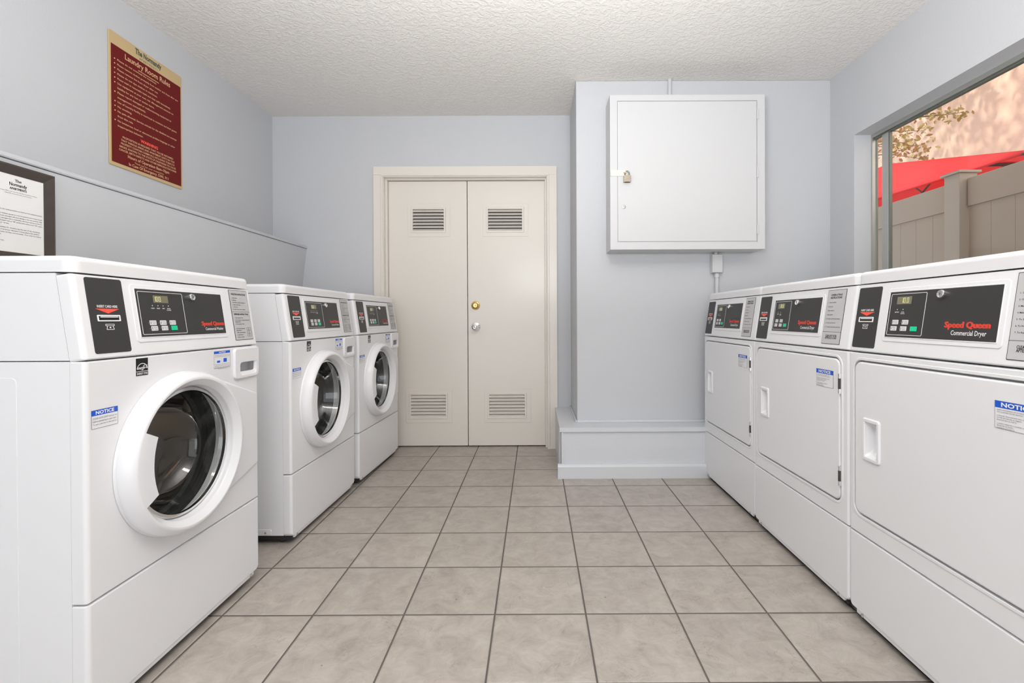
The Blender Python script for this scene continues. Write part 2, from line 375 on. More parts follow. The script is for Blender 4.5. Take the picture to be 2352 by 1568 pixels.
def vent(x0, x1, z0, z1, parent):
    X = F((0, 3.690, 0), (1, 0, 0), (0, 0, 1), (0, -1, 0))
    mb = MB().frame(x0, x1, z0, z1, .002, .034, -.001, .003, X=X, bev=.001)
    a0, a1, c0, c1 = x0+.017, x1-.017, z0+.030, z1-.030
    a0, a1 = x0+.026, x1-.036
    mb.frame(a0, a1, c0, c1, .002, .014, -.02, .007, X=X, bev=.002)
    o = mb.build('vent_frame', 'door', parent)
    sl = MB(); n = 7; h = (c1-c0-.024)/n
    sl.box(a0+.01, a1-.01, 3.706, 3.709, c0+.01, c1-.01, m=1)  # near-black sheet, paints the shade between the slats
    for i in range(n):
        zc = c0+.012+h*(i+.42)
        sl.box(a0+.008, a1-.008, -.0145, .0145, -.0016, .0016, .0007, 1, 0, Matrix.Translation((0, 3.6945, zc)) @ Matrix.Rotation(rad(42), 4, 'X'))
    sl.build('louvre', ['door', 'gap'], o)
for nm, x0, x1, vx, lab in (('door_1', -1.130, -.5265, ((-.984, -.655), (-1.006, -.647)), 'cream left leaf of the double doors, without knob'),
                            ('door_2', -.5215, .0745, ((-.403, -.051), (-.400, -.037)), 'cream right leaf of the double doors, with knob and deadbolt')):
    d = MB().box(x0, x1, 3.690, 3.730, .008, 2.051, .002).build(nm, 'door'); struct(d, lab, 'door')
    cs = [MB().box(a+.028, c-.038, 3.6, 3.7085, z0+.032, z1-.032) for (a, c), (z0, z1) in zip(vx, ((1.624, 1.879), (.186, .446)))]
    cut(d, *cs)
    for (a, c), (z0, z1) in zip(vx, ((1.624, 1.879), (.186, .446))): vent(a, c, z0, z1, d)
    if nm == 'door_2':
        X = F((-.4625, 3.690, 1.092), (1, 0, 0), (0, 0, 1), (0, -1, 0))
        db = MB().lathe([(.0335, 0), (.0335, .004), (.030, .009), (.022, .012), (.0205, .018), (.017, .021), (.016, .017), (.006, .016)], X, 40, cap1=True).box(-.0022, .0022, -.009, .009, .016, .0175, m=1, X=X).build('deadbolt', ['brass', 'slot'], d); db['label'] = 'round brass deadbolt'
        X = F((-.461, 3.690, .928), (1, 0, 0), (0, 0, 1), (0, -1, 0))
        kn = MB().lathe([(.0345, 0), (.0345, .003), (.031, .008), (.017, .012), (.013, .026), (.016, .034), (.0245, .044), (.0265, .054), (.024, .062), (.015, .066), (.010, .064), (.004, .066)], X, 40, cap1=True).build('door_knob', 'chrome', d); kn['label'] = 'round chrome door knob'
        X2 = F((-.461, 3.690, .928), (1, 0, 0), (0, 0, 1), (0, -1, 0))
        MB().lathe([(.0035, .0655), (.0035, .068), (.001, .068)], X2, 16, cap1=True).build('key_hole', 'slot', kn)
struct(MB().box(DX0-.05, DX1+.05, 3.732, 3.742, 0, DZ+.05).build('wall_dark_backing', 'gap', smooth=False))  # unseen near-black sheet added behind the doors to keep light out

# ------------------------------------------------------------------ window_1
win = bpy.data.objects.new('window_1', None); COL.objects.link(win); struct(win, 'aluminium sliding window above the dryers, looking onto the fence', 'window')
FX0, FX1 = 2.018, 2.050
MB().box(FX0, FX1, WY1-.012, WY1, WZ0, WZ1, .001).box(FX0, FX1, WY0, WY0+.03, WZ0, WZ1, .001).box(FX0+.0005, FX1, WY0+.03, WY1-.0125, WZ0, WZ0+.03, .001).box(FX0+.0005, FX1, WY0+.03, WY1-.0125, WZ1-.022, WZ1, .001)\
    .box(FX0+.022, FX1, WY1-.017, WY1-.0125, WZ0+.031, WZ1-.0225, .001, m=1).box(FX0+.012, FX1, WY0+.031, WY1-.018, WZ1-.032, WZ1-.0225, .001, m=1).build('window_frame', ['alu', 'aludark'], win)
sash = MB().box(FX0+.004, FX1-.006, 2.734, 2.783, WZ0+.031, WZ1-.033, .002).box(FX0+.008, FX1-.008, 2.726, 2.7335, WZ0+.031, WZ1-.033, .001, m=1)\
    .box(FX0+.008, FX1-.008, WY0+.031, 2.725, WZ0+.031, WZ0+.05, .002).build('sash_stile', ['alu', 'aludark'], win)
MB().box(2.034, 2.037, WY0+.02, WY1-.012, WZ0+.02, WZ1-.022).build('pane', 'pane', win, smooth=False)

# ------------------------------------------------------------------ machines: shared helpers
TILT = math.atan(0.150)
def slope(z0):
    return F((0, 0, z0), (1, 0, 0), (0, sin(TILT), cos(TILT)), (0, -cos(TILT), sin(TILT)))
def card_reader(parent, x0, x1, v0, v1, X):
    mb = MB().panel(x0, x1, v0, v1, .006, -.001, .0012, .0005, 1, X=X)
    mb.text('801512', x1-.004, v0+.003, .0022, .0017, 1, X, align='r')
    o = mb.build('card_reader', ['black', 'print_grey'], parent); o['label'] = 'black card reader strip'
    cx = (x0+x1)/2-.001; vm = v0+(v1-v0)*.535
    MB().text('INSERT CARD HERE', cx, vm+.0135, .0062, .0018, X=X, width=.058, align='c', bold=.02).build('lettering', 'print_white', o, False)
    MB().prism([(cx-.034, vm+.0105), (cx+.034, vm+.0105), (cx, vm-.0015)], .0012, .0018, X=X).build('arrow', 'print_red', o, False)
    MB().frame(cx-.0325, cx+.0325, vm-.022, vm-.0055, .002, .003, .0010, .0035, X=X, bev=.0006)\
        .panel(cx-.030, cx+.030, vm-.0195, vm-.008, .001, .001, .0016, m=1, X=X).box(cx-.024, cx+.026, vm-.0118, vm-.0095, .0012, .003, m=0, X=X).build('card_slot', ['print_white', 'slot'], o)
    c = MB().frame(cx-.0125, cx+.0125, vm-.0335, vm-.0285, .0006, .0011, .0012, .0017, X=X)
    for a, b2 in (((-.008, -.0335), (-.0105, -.0425)), ((.008, -.0335), (.0105, -.0425)), ((-.0105, -.0425), (.0105, -.0425))):
        p, q = Vector((cx+a[0], vm+a[1])), Vector((cx+b2[0], vm+b2[1])); t = (q-p).normalized().orthogonal()*.0006
        c.prism([tuple(p+t), tuple(q+t), tuple(q-t), tuple(p-t)], .0012, .0017, X=X)
    c.prism([(cx-.002, vm-.036), (cx+.002, vm-.036), (cx+.002, vm-.039), (cx-.002, vm-.039)], .0012, .0017, X=X)
    c.build('card_symbol', 'print_white', o, False)
def fascia(parent, X, x0, x1, v0, v1, ox1, disp, digits, keys, green, lock, leds, logo, sub, keyw=.0235, keyh=.0135):
    em = MB().panel(x0-.014, x1+.014, v0-.014, v1+.012, .010, -.001, .0022, .0016, 3, X=X).frame(x0-.003, x1+.003, v0-.003, v1+.003, .002, .003, .002, .0034, X=X, bev=.0008).build('fascia_surround', 'white', parent)
    mb = MB().panel(x0, x1, v0, v1, .0015, .001, .0030, X=X)
    mb.text('801234', x1-.004, v0+.002, .0022, .0035, 1, X, align='r')
    a = mb.build('control_fascia', ['black', 'print_grey'], parent); a['label'] = 'black control fascia with keys and red lettering'
    MB().frame(x0+.006, ox1, v0+.006, v1-.006, .004, .0013, .0028, .0034, X=X).build('outline', 'print_white', a, False)
    dx0, dx1, dv0, dv1 = disp
    d = MB().panel(dx0, dx1, dv0, dv1, .001, .0028, .0034, X=X); w = (dx1-dx0)
    h = (dv1-dv0)*.62; vb = (dv0+dv1)/2-h/2
    seg = lambda p, q: d.box(min(p[0], q[0])-.0006, max(p[0], q[0])+.0006, min(p[1], q[1])-.0006, max(p[1], q[1])+.0006, .0033, .0038, m=1, X=X)
    px = dx0+w*digits[1]
    for ch in digits[0]:
        if ch == '1': seg((px+.0045, vb), (px+.0045, vb+h)); px += .0075
        elif ch == '.': seg((px, vb), (px, vb+.0003)); px += .0025
        else:
            for p, q in (((0, 0), (0, 1)), ((1, 0), (1, 1)), ((0, 0), (1, 0)), ((0, 1), (1, 1))): seg((px+p[0]*.0055, vb+p[1]*h), (px+q[0]*.0055, vb+q[1]*h))
            px += .0100
    d.build('display', ['lcd', 'lcdon'], a, False)
    for k, (kx, kv, ln) in enumerate(keys):
        kb = MB().panel(kx-keyw/2, kx+keyw/2, kv-keyh/2, kv+keyh/2, .0018, .0028, .0040, .0006, 1, X=X)
        kb.text(ln[0], kx-keyw*.18, kv+.0008, .0026, .0041, 1, X, width=keyw*.58); kb.text(ln[1], kx-keyw*.10, kv-.0040, .0026, .0041, 1, X, width=keyw*.50)
        kb.prism([(kx-keyw*.40, kv-.004), (kx-keyw*.33, kv-.004), (kx-keyw*.33, kv+.004), (kx-keyw*.40, kv+.004)], .0040, .0041, 1, X)
        kb.build('key', ['key', 'print_dark'], a)
        MB().lathe([(.0012, .0029), (.0012, .0034)], X @ Matrix.Translation((kx-keyw/2-.0045, kv, 0)), 10, cap1=True).build('lamp', 'print_grey', a, False)
    gx, gv = green
    g = MB().panel(gx-keyw/2, gx+keyw/2, gv-keyh/2, gv+keyh/2, .0015, .0028, .0042, .0006, 1, X=X).build('key', 'green', a); g['label'] = 'green start key'
    ld = MB()
    for lx, lv, words in leds:
        ld.lathe([(.0014, .0029), (.0014, .0034)], X @ Matrix.Translation((lx, lv+.0065, 0)), 10, cap1=True)
        for i, wd in enumerate(words): ld.text(wd, lx, lv-.0028-.0045*i, .0030, .0034, 0, X, align='c', bold=.02)
    ld.build('indicator', 'print_white', a, False)
    Xl = X @ Matrix.Translation((lock[0], lock[1], 0))
    MB().lathe([(.0112, .002), (.0112, .010), (.0100, .0125), (.0078, .0125), (.0070, .0105), (.0045, .0105), (.0040, .0122)], Xl, 28, cap1=True).box(-.0007, .0007, -.003, .003, .012, .0126, m=1, X=Xl).build('key_lock', ['chrome', 'slot'], a)
    MB().text(logo[0], logo[1], logo[2], logo[3], .0035, 0, X, width=logo[4], align='c', bold=.02, fat=.0011).build('logo', 'print_red', a, False)
    MB().text(sub[0], sub[1], sub[2], sub[3], .0035, 0, X, width=sub[4], align='c', bold=.01).build('lettering', 'print_white', a, False)
def instruction_plate(parent, X, x0, x1, v0, v1, rows):
    mb = MB().panel(x0, x1, v0, v1, .002, -.001, .0010, m=1, X=X).panel(x0+.0016, x1-.0016, v0+.0016, v1-.0016, .0015, .0009, .0014, X=X)
    o = mb.build('instruction_plate', ['plate', 'print_dark'], parent, False); o['label'] = 'grey plate of operating instructions'
    t = MB(); W_ = x1-x0; H_ = v1-v0
    for kind, f, s in rows:
        y = v1-H_*f
        if kind == 'h': t.text(s, (x0+x1)/2, y, .0058, .0017, 0, X, width=min(W_*.80, .0052*len(s)), align='c', bold=.035)
        elif kind == 'b': t.text(s, (x0+x1)/2, y, .0068, .0017, 0, X, width=W_*.62, align='c', bold=.03)
        elif kind == 't': t.text(s, x0+W_*.10, y, .0036, .0017, 0, X, width=min(W_*.82, .0023*len(s)), bold=.012)
        elif kind == '-': t.prism([(x0, y), (x1, y), (x1, y+.0009), (x0, y+.0009)], .0014, .0017, 0, X)
        elif kind == 'g':
            for i in range(3): t.frame(x1-W_*.30, x1-W_*.08, y-.012*i-.010, y-.012*i, .0002, .0006, .0014, .0017, 0, X)
            t.prism([(x1-W_*.20, y-.034), (x1-W_*.19, y-.034), (x1-W_*.19, y), (x1-W_*.20, y)], .0014, .0017, 0, X)
    t.build('lettering', 'print_dark', o, False)
def notice(parent, x0, x1, z0, z1, band, lines, lh, pic=False, X=FRONT, w=0.0):
    mb = MB().panel(x0, x1, z0, z1, .0008, w-.001, w+.0007, X=X).panel(x0, x1, z1-band, z1, .0008, w, w+.0010, m=1, X=X)
    mb.frame(x0, x1, z0, z1, .0008, .0005, w, w+.0010, m=2, X=X)
    o = mb.build('notice_label', ['sticker', 'print_blue', 'print_grey'], parent, False); o['label'] = 'white notice label with blue heading band'
    t = MB().text('NOTICE', (x0+x1)/2, z1-band*.80, band*.60, w+.0013, 1, X, align='c', width=(x1-x0)*(.70 if not pic else .4), bold=.03)
    W_ = x1-x0; y = z1-band-lh*1.25
    for ln in lines:
        if ln == '': y -= lh*.75; continue
        if ln == '#':
            y -= .010
            t.panel(x0+W_*.18, x0+W_*.36, y-.004, y+.003, .0008, w+.0007, w+.0013, m=2, X=X).panel(x0+W_*.58, x0+W_*.78, y-.004, y+.009, .0008, w+.0007, w+.0013, m=2, X=X)
            y -= .011; continue
        t.text(ln, x0+W_*.05 if not pic else (x0+x1)/2, y, lh*.56, w+.0013, 3, X, width=min(W_*.90, lh*.50*len(ln)), align='l' if not pic else 'c'); y -= lh
    t.build('lettering', ['print_dark', 'print_white', 'print_blue', 'print_grey'], o, False)

# ------------------------------------------------------------------ washer
def make_washer():
    W2, D = .3525, .69
    root = thing('washing_machine', '', 'washing machine', group='row of white front-load washers along the left wall')
    X = slope(.896)
    prof = [(.037, .045), (.037, .894), (.037+.032, 1.1055), (D, 1.1055), (D, .045)]
    cab = MB().prism([(.037, .045), (.037, .8940), (D, .8940), (D, .045)], -W2, W2, X=YZ).prism([(.0375, .8965), (.069, 1.1055), (D, 1.1055), (D, .8965)], -W2, W2, X=YZ).box(-W2+.004, W2-.004, .07, D-.01, .89, .90, m=1).build('cabinet', ['white', 'rubber'], root)
    CX, CZ = -.0425, .597
    DOORF = F((CX, 0, CZ), (1, 0, 0), (0, 0, 1), (0, -1, 0))
    cut(cab, MB().lathe([(.218, -.42), (.218, .2)], DOORF, 64, cap0=True, cap1=True))
    # pressed access panel and lower bracket on both flanks
    for s in (-1, 1):
        XS = F((s*W2, 0, 0), (0, -s, 0), (0, 0, 1), (s, 0, 0)) if s < 0 else F((s*W2, 0, 0), (0, 1, 0), (0, 0, 1), (1, 0, 0))
        sg = 1 if s > 0 else 1
        MB().panel(.163, D-.02, .09, .856, .014, -.002, .0012, .001, 2, X=XS).build('access_panel', 'white', cab)
        MB().panel(.09, .18, .046, .072, .006, -.002, .0018, .001, 1, X=XS).lathe([(.0045, .001), (.0045, .004), (.002, .0055)], XS @ Matrix.Translation((.115, .058, 0)), 14, m=1, cap1=True).build('side_bracket', ['white', 'chrome'], cab)
    fp = MB().panel(-W2, W2, .3125, .8935, .004, -.0365, 0, .011, 4, bevy=.004).build('front_panel', 'white', root)
    cut(fp, MB().lathe([(.205, -.06), (.205, .02)], DOORF, 64, cap0=True, cap1=True))
    MB().panel(-W2, W2, .037, .309, (.022, .022, .004, .004), -.0365, 0, .011, 4, bevy=.004).build('lower_panel', 'white', root)
    kp = MB().box(-W2+.02, W2-.02, .012, D-.02, .018, .046, m=1)
    kp.box(-W2+.03, W2-.03, .004, .04, .024, .040, .002)
    kp.build('kick_plate', ['white', 'gap'], root)
    for sx in (-1, 1):
        for y in (.07, D-.06):
            MB().lathe([(.020, 0), (.022, .003), (.022, .010), (.009, .013), (.009, .022)], Matrix.Translation((sx*(W2-.06), y, 0)), 20, cap0=True, cap1=True).build('foot', 'rubber', root)
        MB().lathe([(.006, 0), (.006, .003), (.003, .004)], F((sx*(W2-.05), .004, .031), (1, 0, 0), (0, 0, 1), (0, -1, 0)), 12, cap1=True).build('screw', 'chrome', root)
    cp = MB().panel(-W2, W2, .0015, .2125, .006, -.036, 0, .012, 4, X=X, bevy=.004).build('control_panel', 'white', root)
    MB().panel(-W2, W2, .0305, D, .026, 1.1082, 1.148, .014, 5, X=ID).build('lid', 'white', root)
    card_reader(cp, -.3235, -.2190, .014, .205, X)
    keys = [(-.137, .089, ('NORMAL', 'HOT')), (-.100, .089, ('NORMAL', 'WARM')), (-.064, .089, ('NORMAL', 'COLD')), (-.137+.003, .073, ('PERM', 'PRESS')), (-.097, .073, ('DELICATE', 'COLD'))]
    fascia(cp, X, -.1825, .1725, .050, .184, -.0100, (-.124, -.069, .147, .168), ('100', .06), keys, (-.0605, .073), (.0255, .168),
           [(-.130, .132, ('WASH',)), (-.110, .132, ('RINSE',)), (-.091, .132, ('SPIN',)), (-.071, .132, ('DOOR', 'LOCKED'))],
           ('Speed Queen', .1130, .078, .0135, .108), ('Commercial Washer', .1170, .0625, .0090, .088))
    rows = [('h', .10, 'OPERATING INSTRUCTIONS'), ('t', .17, '1. Add clothes'), ('t', .215, '2. Add soap'), ('t', .26, '3. Add fabric softener and bleach'), ('t', .305, '4. Select wash temp.'), ('t', .35, '5. Close door'), ('t', .395, '6. Insert card to start machine'), ('-', .44, ''),
            ('h', .50, 'DISPENSER INSTRUCTIONS'), ('t', .565, '1. Open dispenser door'), ('t', .61, '2. Add detergent to proper compartment'), ('t', .645, '   compartment'), ('t', .69, '3. Close dispenser door'), ('g', .755, ''), ('t', .78, '1. Pre-Wash (optional)'), ('t', .815, '    detergent'), ('t', .86, '2. Main wash detergent'), ('t', .905, '3. Liquid bleach'), ('t', .95, '4. Fabric softener')]
    instruction_plate(cp, X, .2235, .3285, .022, .206, rows)
    # energy mark
    s0, s1, e0, e1 = -.2085, -.1695, .842, .889
    es = MB().panel(s0, s1, e0, e1, .0006, -.001, .0007).build('energy_label', 'slot', fp, False); es['label'] = 'black energy label'
    t = MB(); cx = (s0+s1)/2; cy = e0+.013
    arc = lambda r: [(cx+r*cos(a), cy+.002+r*sin(a)) for a in [pi*(.06+.88*i/20) for i in range(21)]]
    o_, i_ = arc(.0185), arc(.0168)
    t.loops([[(*p, .0012) for p in o_], [(*p, .0012) for p in i_]], X=FRONT, cap0=False, cap1=False, closed=False)
    st = [(cx+.0095+r*cos(a), cy+.0115+r*sin(a)) for k in range(10) for r, a in [((.0085 if k % 2 == 0 else .0038), pi/2+.15+k*pi/5)]]
    st2 = [(cx+.0095+.62*(p[0]-cx-.0095), cy+.0115+.62*(p[1]-cy-.0115)) for p in st]
    t.loops([[(*p, .0012) for p in st], [(*p, .0012) for p in st2]], X=FRONT, cap0=False, cap1=False)
    t.text('energy', cx-.017, cy+.004, .0085, .0012, 0, FRONT, width=.024, shear=.35, bold=.02)
    t.prism([(s0, cy-.0022), (s1, cy-.0022), (s1, cy-.0010), (s0, cy-.0010)], .0007, .0011)
    t.text('ENERGY STAR', cx, e0+.0028, .0056, .0012, 0, FRONT, width=.035, align='c', bold=.02)
    t.build('lettering', 'print_white', es, False)
    notice(fp, .101, .184, .829, .886, .0085, ['Use HE detergent only. Do not use', 'more than the amount shown below', '#', 'Add detergent to the drawer before', 'starting. Use less for small loads', 'and soft water. Do not overfill', 'the dispenser cups'], .0050, True)
    notice(fp, -.3385, -.2660, .729, .774, .0135, ['DOOR LOCK LIGHT must go out', 'before attempting to open door.', 'To open, push door in then pull out'], .0072)
    # dispenser drawer with scooped grip
    cut(fp, MB().panel(.2035, .3445, .782, .885, .006, -.030, .02))
    dr = MB().panel(.2005, .3475, .779, .888, (.016, .022, .006, .012), -.0005, .0085, .004, 3).panel(.204, .344, .7825, .8845, .006, -.0295, -.0004).build('dispenser_drawer', 'plastic', root)
    pk = MB().loops([[(*p, .02) for p in rrect(.229, .331, .790, .838, (.012, .012, .004, .012))], [(*p, .0072) for p in rrect(.229, .331, .790, .838, (.012, .012, .004, .012))], [(*p, -.0150) for p in rrect(.246, .314, .829, .8376, (.003, .003, .002, .003))]], X=FRONT)
    cut(dr, pk)
    # door: bezel with squared hinge flank, ring, handle, glass bowl, drum behind
    door = MB()
    def hull(rad_, xr, zt, zb, n=72):
        # circle around the door centre, drawn out to a straight upright edge by the hinge
        pts = []
        P, Q = (xr, zt), (xr, zb)
        def tangent(p, sgn):
            d = math.hypot(*p); a = atan2(p[1], p[0]); return a+sgn*math.acos(min(1, rad_/d))
        a0 = tangent(P, 1); a1 = tangent(Q, -1)+2*pi
        for i in range(n): a = a0+(a1-a0)*i/(n-1); pts.append((rad_*cos(a), rad_*sin(a)))
        m_ = 4
        for i in range(m_): pts.append((xr-.004+.004*sin(.5*pi*i/(m_-1)), zb+.004*(i/(m_-1))))
        for i in range(1, 24): pts.append((xr, zb+.004+(zt-zb-.008)*i/24))
        for i in range(m_): pts.append((xr-.004*(i/(m_-1)), zt-.004*(1-i/(m_-1))))
        return pts
    HL = [hull(.240-o, .3800-o, .118-o*.5, -.150+o*.5) for o in (0, .001, .004, .010)]
    inner = [(.222*cos(atan2(p[1], p[0])), .222*sin(atan2(p[1], p[0]))) for p in HL[3]]
    lev = [0.0005, .0045, .0075, .0090]
    door.loops([[(*p, w) for p in l] for l, w in zip(HL, lev)]+[[(*p, .0090) for p in inner], [(*p, .0005) for p in inner]], X=DOORF, cap0=False, cap1=False)
    dr_ = door.build('door', 'plastic', root)
    ring = MB().lathe([(.2365, .004), (.2385, .012), (.2375, .022), (.2345, .032), (.2295, .041), (.2245, .0460), (.2195, .0478), (.2150, .0470), (.2060, .0385), (.1990, .0315), (.1965, .0270), (.1955, .012), (.192, -.004), (.186, -.006)], DOORF, 96)
    ring.build('door_ring', 'plastic', dr_)
    # handle flap over the left of the glass
    hp = MB(); A0, A1, n = pi-.47, pi+.47, 16
    def hloop(a):
        k = 1-abs((a-pi)/.47)**6
        ro, ri = .2300, .1650+.004*(abs(a-pi)/.47)**2
        xs = [(ro, .0395), (ro-.005, .0462), (ro-.011, .0488), (.200, .0495), (ri+.003, .0487), (ri, .0462), (ri+.002, .0425), (.198, .029)]
        return [(r*cos(a), r*sin(a), h) for r, h in xs]
    hp.loops([hloop(A0+(A1-A0)*i/n) for i in range(n+1)], X=DOORF)
    hp.build('door_handle', 'plastic', dr_)
    bowl = MB().lathe([(.1925, .004), (.1895, .000), (.182, -.018), (.168, -.060), (.152, -.092), (.125, -.112), (.08, -.122), (.03, -.125), (.004, -.1255)], DOORF, 72, cap1=True)
    gl = bowl.build('glass', 'bowl', dr_); gl['label'] = 'dark bowl-shaped door glass'
    MB().lathe([(.1928, .006), (.1885, .012), (.181, .013), (.180, .004)], DOORF, 72).build('glass_rim', 'chrome', dr_)
    g = MB().lathe([(.217, -.036), (.210, -.040), (.198, -.046), (.197, -.060), (.206, -.068), (.206, -.085), (.196, -.092), (.196, -.100), (.217, -.104)], DOORF, 64).build('gasket', 'rubber', cab)
    drum = MB().lathe([(.2165, -.105), (.2165, -.40), (.205, -.412), (.15, -.415), (.145, -.405), (.06, -.405), (.05, -.40), (.004, -.398)], DOORF, 72, cap1=True)
    for k in range(3):
        a = .5+k*2*pi/3
        Xk = DOORF @ Matrix.Rotation(a, 4, 'Z')
        drum.loops([[(.2165, -.030, w), (.19, -.012, w), (.185, 0, w), (.19, .012, w), (.2165, .030, w)] for w in (-.12, -.40)], X=Xk)
    drum.build('drum', 'steel', cab)
    return root
wash = make_washer()
WL = ('white front-load washer standing alone nearest the camera, under the framed letter',
      'middle white front-load washer of three, its plain left flank half hidden by the nearest washer',
      'farthest white front-load washer, pushed up against the cream double doors')
def place(o, x, y, a, lab):
    o.location = (x, y, 0); o.rotation_euler = (0, 0, a); o['label'] = lab
for i, (x, y, a) in enumerate(((-1.071, 1.135+.3525, 0.0), (-1.066, 2.085+.3525, -.012), (-1.036, 2.832+.3525, -.040))):
    place(wash if i == 0 else copy_tree(wash), x, y, pi/2+a, WL[i])

# ------------------------------------------------------------------ dryer
def make_dryer():
    W2, D = .3425, .70
    root = thing('tumble_dryer', '', 'dryer', group='row of white front-load dryers under the window')
    X = slope(.880)
    prof = [(.037, .045), (.037, .878), (.037+.033, 1.0975), (D, 1.0975), (D, .045)]
    cab = MB().prism(prof, -W2, W2, X=YZ).build('cabinet', 'white', root)
    fp = MB().panel(-W2, W2, .2915, .8765, .004, -.0365, 0, .010, 4, bevy=.004).build('front_panel', 'white', root)
    d0, d1, z0, z1 = -.3105, .300, .360, .848
    cut(fp, MB().panel(d0-.005, d1+.005, z0-.006, z1+.007, .032, -.022, .02))
    MB().frame(d0-.014, d1+.014, z0-.014, z1+.014, .040, .0085, -.001, .0022, bev=.001).build('door_surround', 'white', fp)
    MB().panel(-W2, W2, .037, .288, (.018, .018, .004, .004), -.0365, 0, .010, 4, bevy=.004).build('lower_panel', 'white', root)
    MB().box(-W2+.02, W2-.02, .012, D-.02, .018, .046, m=1).box(-W2+.03, W2-.03, .004, .04, .024, .040, .002).build('kick_plate', ['white', 'gap'], root)
    for sx in (-1, 1):
        for y in (.07, D-.06):
            MB().lathe([(.020, 0), (.022, .003), (.022, .010), (.009, .013), (.009, .022)], Matrix.Translation((sx*(W2-.06), y, 0)), 20, cap0=True, cap1=True).build('foot', 'rubber', root)
        MB().lathe([(.006, 0), (.006, .003), (.003, .004)], F((sx*(W2-.06), .004, .031), (1, 0, 0), (0, 0, 1), (0, -1, 0)), 12, cap1=True).build('screw', 'chrome', root)
    cp = MB().panel(-W2, W2, .0015, .2215, .006, -.036, 0, .012, 4, X=X, bevy=.004).build('control_panel', 'white', root)
    MB().panel(-W2, W2, .0305, D, .020, 1.1002, 1.140, .014, 5, X=ID).build('lid', 'white', root)
    card_reader(cp, -.3315, -.2290, .014, .209, X)
    o = -.343
    keys = [(.189+o, .097, ('HIGH', 'TEMP')), (.226+o, .097, ('LOW', 'TEMP')), (.1855+o, .0785, ('MED', 'TEMP')), (.2225+o, .0785, ('DELICATE', 'HEAT'))]
    fascia(cp, X, .1545+o, .5020+o, .053, .187, .2900+o, (.185+o, .239+o, .150, .172), ('10.0', .33), keys, (.2595+o, .0785), (.341+o, .172),
           [(.190+o, .128, ('DRYING',)), (.212+o, .128, ('COOL', 'DOWN'))],
           ('Speed Queen', .4220+o, .0850, .0150, .124), ('Commercial Dryer', .4290+o, .0660, .0120, .096))
    rows = [('b', .115, 'OPERATING'), ('b', .165, 'INSTRUCTIONS'), ('t', .245, '1. Clean lint filter'), ('t', .32, '2. Close door'), ('t', .395, '3. Make selection'), ('t', .47, '4. Make payment'), ('t', .545, '5. To Start: push the start button'), ('t', .62, '6. To Stop: open the door'), ('t', .695, '7. To Restart: close door, push start'), ('-', .78, ''), ('b', .865, 'CLEAN LINT FILTER'), ('b', .905, 'AFTER EACH LOAD')]
    instruction_plate(cp, X, .529+o, .633+o, .016, .212, rows)
    door = MB().panel(d0, d1, z0, z1, .028, -.020, .0035, .006, 4).build('door', 'white', root)
    h0, h1, q0, q1 = .073+o, .150+o, .540, .674
    cut(door, MB().panel(h0+.006, h1-.006, q0+.006, q1-.006, .010, -.016, .02))
    hl = MB().frame(h0, h1, q0, q1, .010, .014, .001, .009, bev=.003)
    b0 = [(*p, .0075) for p in rrect(h0+.013, h1-.013, q0+.013, q1-.013, .006)]
    b1 = [(*p, -.006) for p in rrect(h0+.016, h1-.018, q0+.018, q1-.018, .010)]
    b2 = [(*p, -.0145) for p in rrect(h0+.024, h1-.026, q0+.030, q1-.030, .010)]
    hl.loops([b0, b1, b2], X=FRONT, cap0=False).build('door_handle', 'plastic', door)
    for zc in (.4480, .7640):
        MB().box(d1-.001, d1+.008, -.005, .001, zc-.034, zc+.034, .001).tube([(d1+.004, -.006, zc-.034), (d1+.004, -.006, zc+.034)], .0042, 12).tube([(d1+.004, -.006, zc-.018), (d1+.004, -.006, zc+.018)], .0047, 12, m=1).build('hinge', ['chrome', 'frame'], root)
    notice(door, .5155+o-.006, .622+o-.012, .741, .803, .0155, ['WHEN DISCARDING OR STORING YOUR', 'OLD CLOTHES DRYER, REMOVE THE DOOR', '', 'LORSQUE VOUS ENTREPOSEZ OU JETEZ', 'VOTRE SECHEUSE AU REBUT,', 'ENLEVEZ-EN LA PORTE', '', 'CUANDO DESECHE O GUARDE SU', 'SECADOR DE ROPA,', 'QUITELE LA PUERTA'], .0047, w=.0035)
    return root
dry = make_dryer()
DL = ('nearest white dryer, only partly in view, its red and white lettering easily read',
      'middle white dryer of three, its grey instruction plate fully in view',
      'farthest white dryer, standing against the low boxed ledge below the small conduit box')
for i, (x, y) in enumerate(((1.046, 1.247), (1.046, 1.935), (1.050, 2.625))):
    place(dry if i == 0 else copy_tree(dry), x, y, -pi/2, DL[i])

# ------------------------------------------------------------------ rules sign on the left wall
sg = thing('rules_sign', 'maroon and tan laundry room rules sign hung high on the left wall', 'sign', (XL, 2.464, 2.038))
XS = F((0, 0, 0), (0, 1, 0), (0, 0, 1), (1, 0, 0))
SW, SH = .229, .315
MB().panel(-SW, SW, -SH, SH, .008, .0015, .0065, .001, 1, X=XS).build('sign_board', 'tan', sg, False)
MB().panel(-SW+.010, SW-.010, -SH+.016, SH-.060, .002, .0060, .0070, X=XS).build('maroon_field', 'maroon', sg, False)
t = MB().text('The Normandy', 0, SH-.034, .026, .0072, 0, XS, width=.165, align='c', bold=.035).text('A P A R T M E N T S', 0, SH-.054, .011, .0072, 0, XS, width=.115, align='c')
t.build('logo', 'signgreen', sg, False)
t = MB(); y = SH-.098
t.text('Laundry Room Rules', 0, y, .026, .0074, 0, XS, width=.285, align='c', bold=.012)
t.prism([(-.065, y-.016), (.065, y-.016), (.065, y-.0130), (-.065, y-.0130)], .0068, .0074, 0, XS)
y -= .030
